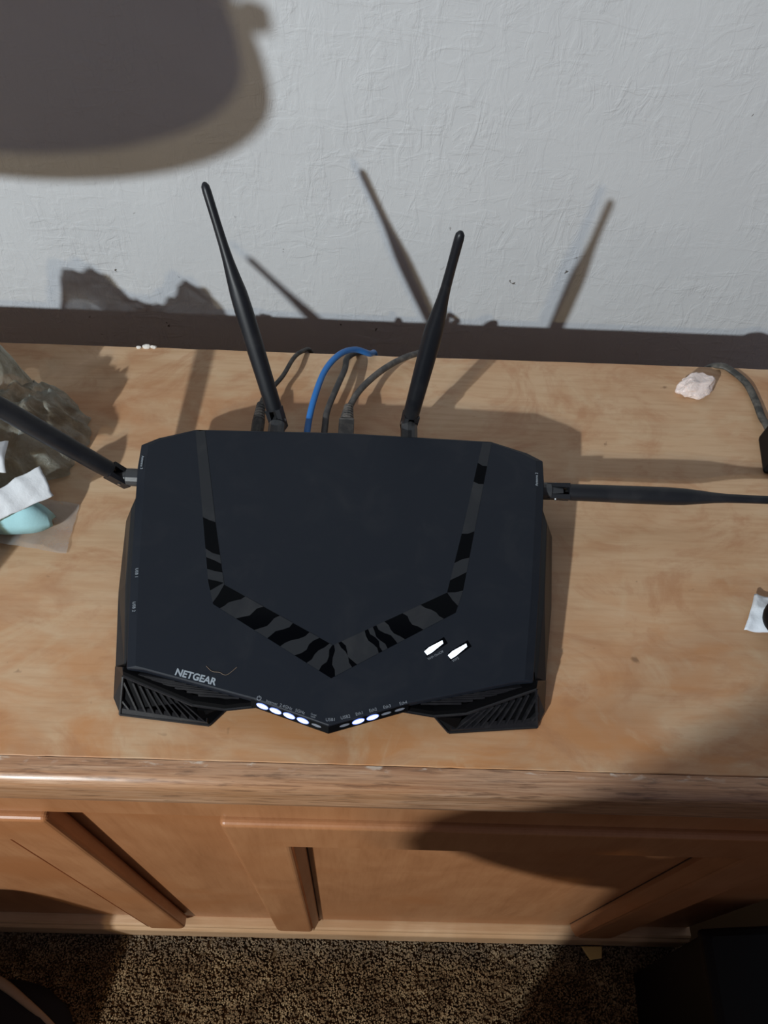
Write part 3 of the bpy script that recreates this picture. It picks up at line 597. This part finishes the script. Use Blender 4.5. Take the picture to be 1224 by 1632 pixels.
# crumpled clear bag, left
def bagfn(cx, cy, rx, ry, hgt, seed, peaks):
    def fn(u, v):
        th = u * 2 * math.pi; r = v
        rag = 1 + 0.09 * noise.noise(V((math.cos(th) * 2.2, math.sin(th) * 2.2, seed))) + 0.06 * noise.noise(V((math.cos(th) * 8, math.sin(th) * 8, seed)))
        x = cx + math.cos(th) * rx * r * rag; y = cy + math.sin(th) * ry * r * rag
        e = max(0.0, 1 - r ** 5); z = hgt * e * (0.80 + 0.28 * noise.noise(V((x * 14, y * 14, seed))))
        for px, py, pr, ph in peaks: z += ph * math.exp(-(((x - px) ** 2 + (y - py) ** 2) / pr ** 2) ** 1.6)
        q = V((x * 26, y * 26, z * 16 + seed))
        z += (0.012 * ridged(q) + 0.009 * ridged(q * 2.1) + 0.0055 * ridged(q * 4.3) + 0.002 * ridged(q * 9)) * min(1, e * 1.5 + 0.05)
        x += (0.007 * noise.noise(q * 1.1 + V((9, 0, 0))) + 0.003 * noise.noise(q * 3.5)) * r; y += (0.007 * noise.noise(q * 1.1 + V((0, 9, 0))) + 0.003 * noise.noise(q * 3.5 + V((4, 4, 0)))) * r
        return V((x, y, HT + max(z, 0.0012 + 0.002 * abs(noise.noise(q * 2)))))
    return fn
bag = thing('plastic_bag', 'crumpled clear plastic bag heaped at the left under the left antenna', 'plastic bag', Z(-0.37, 0.41, 0))
bm = sheet(190, 60, bagfn(-0.372, 0.430, 0.136, 0.074, 0.045, 1.3, [(-0.440, 0.478, 0.040, 0.050), (-0.326, 0.476, 0.024, 0.036), (-0.30, 0.40, 0.04, 0.010)])); bmesh.ops.remove_doubles(bm, verts=bm.verts[:], dist=1e-6)
obj('crumpled_film', bm, BAG, bag, smooth=True)
fl = [(-0.300, 0.3240), (-0.2830, 0.3215), (-0.2560, 0.3195), (-0.2330, 0.3180), (-0.2310, 0.3330), (-0.2335, 0.3600), (-0.2450, 0.3700), (-0.30, 0.37)]
def flapfn(u, v):
    a = V(fl[0]).lerp(V(fl[3]), u); b = V((-0.300, 0.372)).lerp(V((-0.2345, 0.366)), u); p = a.lerp(b, v)
    x = p.x + 0.0016 * noise.noise(V((v * 5, 3, 0))) * (u > .9); y = p.y + 0.0012 * noise.noise(V((u * 6, 0, 7)))
    return V((x, y, HT + 0.0012 + 0.0055 * (1 - u) + 0.0012 * noise.noise(V((x * 60, y * 60, 0)))))
obj('flat_flap', sheet(30, 20, flapfn), FLAP, bag, smooth=True)
# pale teal cloth, folded white tissue on it
def tealfn(u, v):
    x = -0.345 + 0.0985 * u; y0 = 0.3270 + 0.004 * u; y1 = 0.3560
    r = 1 - (abs(2 * v - 1)) ** 2.4; ex = 1 - max(0, (u - 0.80) / 0.20) ** 2.2
    y = (y0 + y1) / 2 + (y1 - y0) / 2 * (2 * v - 1) * (0.35 + 0.65 * ex)
    z = 0.008 + 0.026 * max(r, 0) ** 0.6 * (0.25 + 0.75 * ex) + 0.0022 * noise.noise(V((x * 70, y * 70, 0)))
    return V((x, y, HT + z))
mesh_thing('teal_cloth', sheet(50, 24, tealfn), TEAL, 'pale teal cloth bundle beneath the white tissue at left', 'cloth', loc=Z(-0.29, 0.34, 0.008), smooth=True, solid=0.004)
TA, TB, TC, TD = V((-0.330, 0.2875, 0.030)), V((-0.2406, 0.3497, 0.0350)), V((-0.2525, 0.3684, 0.0480)), V((-0.330, 0.3010, 0.038))
def tisfn(u, v):
    p = TA.lerp(TB, u).lerp(TD.lerp(TC, u), v)
    z = p.z + 0.0025 * math.sin(v * 3.1) + 0.004 * (ridged(V((p.x * 26 + p.y * 18, p.y * 24, 4))) - 0.4) * min(1, 6 * (1 - u))
    return V((p.x + 0.001 * noise.noise(V((v * 4, u * 9, 1))), p.y + 0.0012 * noise.noise(V((u * 7, v * 3, 2))), HT + z))
mesh_thing('tissue', sheet(46, 26, tisfn), TISSUE, 'crumpled white tissue folded over the teal cloth', 'tissue', loc=Z(-0.30, 0.35, 0.035), smooth=True, solid=0.0009)
def tis2(u, v):
    x = -0.372 + 0.1005 * u - 0.006 * v; y = 0.348 + 0.030 * v + 0.006 * u
    z = 0.052 + 0.016 * math.sin(v * 3.0) * (1 - u * 0.7) + 0.006 * ridged(V((x * 40, y * 36, 8)))
    return V((x, y, HT + z))
mesh_thing('tissue', sheet(40, 24, tis2), TISSUE, 'small white tissue scrap at the left edge above the folded tissue', 'tissue', loc=Z(-0.33, 0.39, 0.05), smooth=True, solid=0.0009)
# second bag further left (outside the frame) and an oval mirror: both unseen, added to throw shadows into view
shadow_bag = thing('plastic_bag', 'unseen crumpled plastic bag added to shade the cabinet top at left', 'plastic bag', Z(-0.43, 0.235, 0))
bm = sheet(90, 34, bagfn(-0.412, 0.215, 0.092, 0.052, 0.125, 4.1, [(-0.40, 0.22, 0.04, 0.04)])); bmesh.ops.remove_doubles(bm, verts=bm.verts[:], dist=1e-6)
obj('crumpled_film', bm, Mat('shadow_bag_film', (0.45, 0.46, 0.44, 1), 0.5), shadow_bag, smooth=True)  # film of the unseen bag added for shade
dl = thing('oval_shadow_caster', 'unseen made-up oval mirror on a post at the left end of the cabinet', 'blocker', Z(-0.665, 0.29, 0))
bm = bmesh.new(); tube(bm, [Z(-0.665, 0.29, 0), Z(-0.665, 0.29, 0.010), Z(-0.665, 0.29, 0.020)], [0.070, 0.070, 0.022], 32); obj('blocker_base', bm, BLOCKM, dl)
obj('blocker_post', T([Z(-0.665, 0.29, 0.018), Z(-0.665, 0.29, 0.40)], 0.008, 12), BLOCKM, dl, smooth=True)
oval = lambda k, y: [V(Z(-0.536 + 0.198 * k * math.cos(t), y, 0.385 + (0.077 if math.sin(t) < 0 else 0.150) * k * math.sin(t))) for t in [i * math.pi / 32 for i in range(64)]]
bm = bmesh.new(); loft(bm, [oval(0.965, 0.2630), oval(0.995, 0.2650), oval(1.0, 0.2730), oval(0.99, 0.2810)]); fr_ = obj('blocker_frame', bm, BLOCKM, dl)
bm = bmesh.new(); loft(bm, [oval(0.93, 0.2612), oval(0.93, 0.2632)]); obj('blocker_face', bm, Mat('blocker_face', (0.85, 0.87, 0.88, 1), 0.03, Metallic=1.0), fr_)
obj('blocker_knob', T([Z(-0.375, 0.273, 0.440), Z(-0.353, 0.273, 0.438), Z(-0.347, 0.273, 0.437), Z(-0.335, 0.273, 0.436)], [0.006, 0.006, 0.011, 0.009], 14), BLOCKM, fr_)
# tissue and black thing at the right edge
def tis3(u, v):
    a = V((0.2975, 0.2700)).lerp(V((0.3130, 0.3010)), v); b = V((0.352, 0.265)).lerp(V((0.352, 0.292)), v); p = a.lerp(b, u)
    z = 0.002 + 0.010 * math.sin(v * 2.6) * (0.4 + u) + 0.003 * ridged(V((p.x * 70, p.y * 70, 2)))
    return V((p.x, p.y, HT + max(z, 0.001)))
mesh_thing('tissue', sheet(26, 20, tis3), TISSUE, 'crumpled white tissue under the black rounded gadget at the right edge', 'tissue', loc=Z(0.32, 0.28, 0), smooth=True, solid=0.0008)
ms = thing('rounded_gadget', 'black rounded gadget resting on a white tissue at the right edge', 'gadget', Z(0.3435, 0.272, 0.009))
bm = bmesh.new(); bmesh.ops.create_icosphere(bm, subdivisions=4, radius=1)
for v in bm.verts:
    p = v.co; v.co = V((0.3435 + p.x * 0.0365, 0.272 + p.y * 0.024, HT + 0.0145 + max(p.z, -0.25) * 0.022 + 0.25 * 0.022))
obj('body', bm, BINM, ms, smooth=True)
obj('scroll_wheel', T([Z(0.323, 0.2690, 0.0385), Z(0.323, 0.2750, 0.0385)], 0.005, 14), GREYD, ms)

# ---------------------------------------------------------------- on the carpet
bm = prism([V((0.3850, 0.1440, 0.009)), V((0.4190, 0.1445, 0.009)), V((0.4165, 0.1275, 0.009)), V((0.4050, 0.1262, 0.009)), V((0.3975, 0.1245, 0.009))], (0, 0, 0.005))
mesh_thing('wood_scrap', bm, CHIPW, 'small yellow wood scrap sticking out from under the cabinet', 'wood scrap', loc=(0.40, 0.135, 0.009), bevel=0.001)
bn = thing('lidded_box', 'black lidded box on the carpet before the cabinet at bottom right', 'box', (0.60, -0.02, 0))
a, b_, d_ = V((0.452, 0.126, 0)), V((0.565, 0.1385, 0)), V((0.425, -0.28, 0))
ux = V((1, 0.06, 0)).normalized(); A0 = V((0.4470, 0.1260, 0)); A1 = A0 + ux * 0.34; D0 = A0 + V((-0.016, -0.33, 0)); D1 = A1 + V((-0.016, -0.33, 0))
tz = HT - 0.555
bm = bmesh.new(); ins = 0.012; cen = (A0 + A1 + D0 + D1) / 4
ring = lambda k, z: [cen + (p - cen) * k + V((0, 0, z)) for p in (A0, A1, D1, D0)]
loft(bm, [ring(0.88, 0.006), ring(1.0, tz), ring(0.95, tz), ring(0.84, 0.012)]); obj('tub', bm, BINM, bn, bevel=0.003)
bm = bmesh.new(); loft(bm, [ring(1.03, tz + 0.001), ring(1.03, tz + 0.016), ring(0.97, tz + 0.022)]); obj('lid', bm, BINM, bn, bevel=0.004)
# black cloth bag lying at the lower left, tan trim on its near flap
hb_ = thing('cloth_bag', 'black cloth bag with tan trim on the carpet at bottom left', 'bag', (-0.64, -0.10, 0))
def unseen_bag_body():
    bm = bmesh.new(); loops = []
    for k in range(13):
        f = k / 12; z = 0.004 + 0.53 * f
        xr = lerp(-0.435, -0.545, f ** 1.1); xl = lerp(-0.86, -0.72, f); y0 = lerp(-0.28, -0.13, f); y1 = lerp(-0.02, -0.055, f)
        c = V(((xr + xl) / 2, (y0 + y1) / 2, z)); hx, hy = (xr - xl) / 2, (y1 - y0) / 2; lp = []
        for q in range(32):
            th = q * 2 * math.pi / 32; cc, ss = math.cos(th), math.sin(th)
            w_ = 1 + 0.03 * noise.noise(V((cc * 2, ss * 2, z * 9)))
            lp.append(c + V((math.copysign(abs(cc) ** 0.35, cc) * hx * w_, math.copysign(abs(ss) ** 0.35, ss) * hy * w_, 0)))
        loops.append(lp)
    loft(bm, loops); return bm
obj('body', unseen_bag_body(), CLOTHB, hb_, smooth=True)  # unseen tall body, shaped to throw the lower left floor shadow
bm = bmesh.new(); bmesh.ops.create_icosphere(bm, subdivisions=4, radius=1)
for v in bm.verts:
    p = v.co; k = 1 + 0.06 * noise.noise(p * 2.4); v.co = V((-0.530 + p.x * 0.120 * k, 0.012 + p.y * 0.070 * k, 0.005 + 0.045 * max(p.z, -0.1) * k + 0.005))
fl_ = obj('flap', bm, CLOTHB, hb_, smooth=True)
tp = smoothpath([V((-0.575, 0.0860, 0.022)), V((-0.526, 0.0755, 0.038)), V((-0.478, 0.0510, 0.046)), V((-0.4365, 0.0240, 0.036)), V((-0.418, 0.0050, 0.020))], 8)
obj('tan_trim', T(tp, [0.0095 * (1 - 0.75 * i / (len(tp) - 1)) for i in range(len(tp))], 10, 0.45), TAN, fl_, smooth=True)

# ---------------------------------------------------------------- the person taking the photograph (behind the camera)
per = thing('person', 'person in dark shirt and trousers standing before the cabinet and holding a phone', 'person', (0.02, -0.46, 0))
def skinmesh(name, verts, edges, radii, mat, sub=2, root=0):
    me = bpy.data.meshes.new(name); org = ORG[per]
    me.from_pydata([V(p) - org for p in verts], edges, []); me.update()
    o = link(name, me, mat, per, org=org, smooth=True)
    md = o.modifiers.new('skin', 'SKIN'); md.use_smooth_shade = True
    for i, r in enumerate(radii):
        sv = me.skin_vertices[0].data[i]; sv.radius = r if isinstance(r, tuple) else (r, r); sv.use_root = (i == root)
    s_ = o.modifiers.new('sub', 'SUBSURF'); s_.levels = 1; s_.render_levels = sub
    return o
hz = HT + 0.53
vv = [(-0.055, -0.455, 0.90), (-0.055, -0.455, 1.06), (-0.045, -0.46, 1.24), (-0.03, -0.46, 1.35), (-0.02, -0.45, 1.44),      # pelvis..neck
      (-0.190, -0.455, 1.345), (-0.345, -0.415, 1.180), (-0.185, -0.405, 1.020), (0.145, -0.455, 1.345), (0.23, -0.36, 1.13), (0.105, -0.13, hz - 0.07),
      (-0.108, -0.445, 0.82), (-0.085, -0.43, 0.47), (-0.100, -0.47, 0.09), (-0.105, -0.36, 0.045), (0.06, -0.455, 0.82), (0.09, -0.43, 0.47), (0.09, -0.47, 0.09), (0.095, -0.36, 0.045),
      (-0.01, -0.435, 1.53), (-0.01, -0.42, 1.61)]
ee = [(0, 1), (1, 2), (2, 3), (3, 4), (3, 5), (5, 6), (6, 7), (3, 8), (8, 9), (9, 10), (0, 11), (11, 12), (12, 13), (13, 14), (0, 15), (15, 16), (16, 17), (17, 18), (4, 19), (19, 20)]
rr = [(0.185, 0.14), (0.180, 0.125), (0.190, 0.12), (0.11, 0.08), 0.055, 0.068, 0.068, 0.056, 0.064, 0.050, 0.032, 0.098, 0.062, 0.048, 0.038, 0.098, 0.066, 0.050, 0.038, 0.085, 0.075]
skinmesh('body', vv, ee, rr, SHIRT)
def hand(w_, fwd_, curl, spread):
    w_, fwd_, curl, spread = V(w_), V(fwd_).normalized(), V(curl).normalized(), V(spread).normalized()
    hv, he, hr = [w_, w_ + fwd_ * 0.055], [(0, 1)], [0.024, 0.027]
    for k in range(4):
        p0 = hv[1] + fwd_ * 0.024 + spread * (0.027 - 0.018 * k); ln = (0.038, 0.044, 0.041, 0.032)[k]; i = len(hv)
        hv += [p0, p0 + fwd_ * ln * 0.75 + curl * ln * 0.25, p0 + fwd_ * ln * 0.95 + curl * ln * 0.95]; hr += [0.0095, 0.0088, 0.0078]; he += [(1, i), (i, i + 1), (i + 1, i + 2)]
    i = len(hv); q = w_ + fwd_ * 0.035 + spread * 0.026
    hv += [q, q + spread * 0.020 + fwd_ * 0.020 + curl * 0.006, q + spread * 0.026 + fwd_ * 0.044 + curl * 0.016]; hr += [0.013, 0.011, 0.009]; he += [(0, i), (i, i + 1), (i + 1, i + 2)]
    skinmesh('hand', hv, he, hr, SKIN)
hand((-0.185, -0.405, 1.020), (0.75, 0.35, -0.55), (0.5, 0.2, -0.8), (0.0, 0.85, 0.5))
hand((0.105, -0.13, hz - 0.07), (-0.45, 0.75, 0.40), (-0.9, 0.3, 0.1), (0.1, -0.35, 0.9))
bm = bmesh.new(); bmesh.ops.create_icosphere(bm, subdivisions=4, radius=1)
for v in bm.verts:
    p = v.co; x, y, z = p.x * 0.078, p.y * 0.098, p.z * 0.118
    if p.y > 0.55:
        y += 0.020 * math.exp(-((p.x / 0.16) ** 2 + ((p.z + 0.08) / 0.20) ** 2))                       # nose
        for ex in (-0.36, 0.36): y -= 0.010 * math.exp(-(((p.x - ex) / 0.16) ** 2 + ((p.z - 0.08) / 0.12) ** 2))
        y -= 0.005 * math.exp(-((p.x / 0.28) ** 2 + ((p.z + 0.48) / 0.05) ** 2))
    if p.z < -0.2: x *= 1 + (p.z + 0.2) * 0.28
    if abs(p.x) > 0.9: x *= 1 + 0.14 * math.exp(-(((p.y + 0.05) / 0.2) ** 2 + ((p.z) / 0.28) ** 2))
    v.co = V((-0.01 + x, -0.425 + y * 0.94 + z * 0.25, 1.585 + z * 0.96 - y * 0.3))
obj('head', bm, SKIN, per, smooth=True)
bm = bmesh.new(); bmesh.ops.create_icosphere(bm, subdivisions=4, radius=1)
for v in list(bm.verts):
    if v.co.y > 0.45 and v.co.z < 0.5 or v.co.z < -0.55: bm.verts.remove(v)
for v in bm.verts:
    p = v.co; x, y, z = p.x * 0.086, p.y * 0.106, p.z * 0.128; v.co = V((-0.01 + x, -0.427 + y * 0.94 + z * 0.25, 1.587 + z * 0.96 - y * 0.3))
obj('hair', bm, HAIR, per, smooth=True)
ph = cam.matrix_world @ Matrix.Translation((0, 0, 0.012))
bm = bmesh.new(); box(bm, (-0.036, -0.125, 0.0), (0.036, 0.030, 0.008)); bm.transform(ph)
mesh_thing('phone', bm, BINM, 'black phone held up in front of the standing person', 'phone', loc=tuple(ph.translation), bevel=0.003)
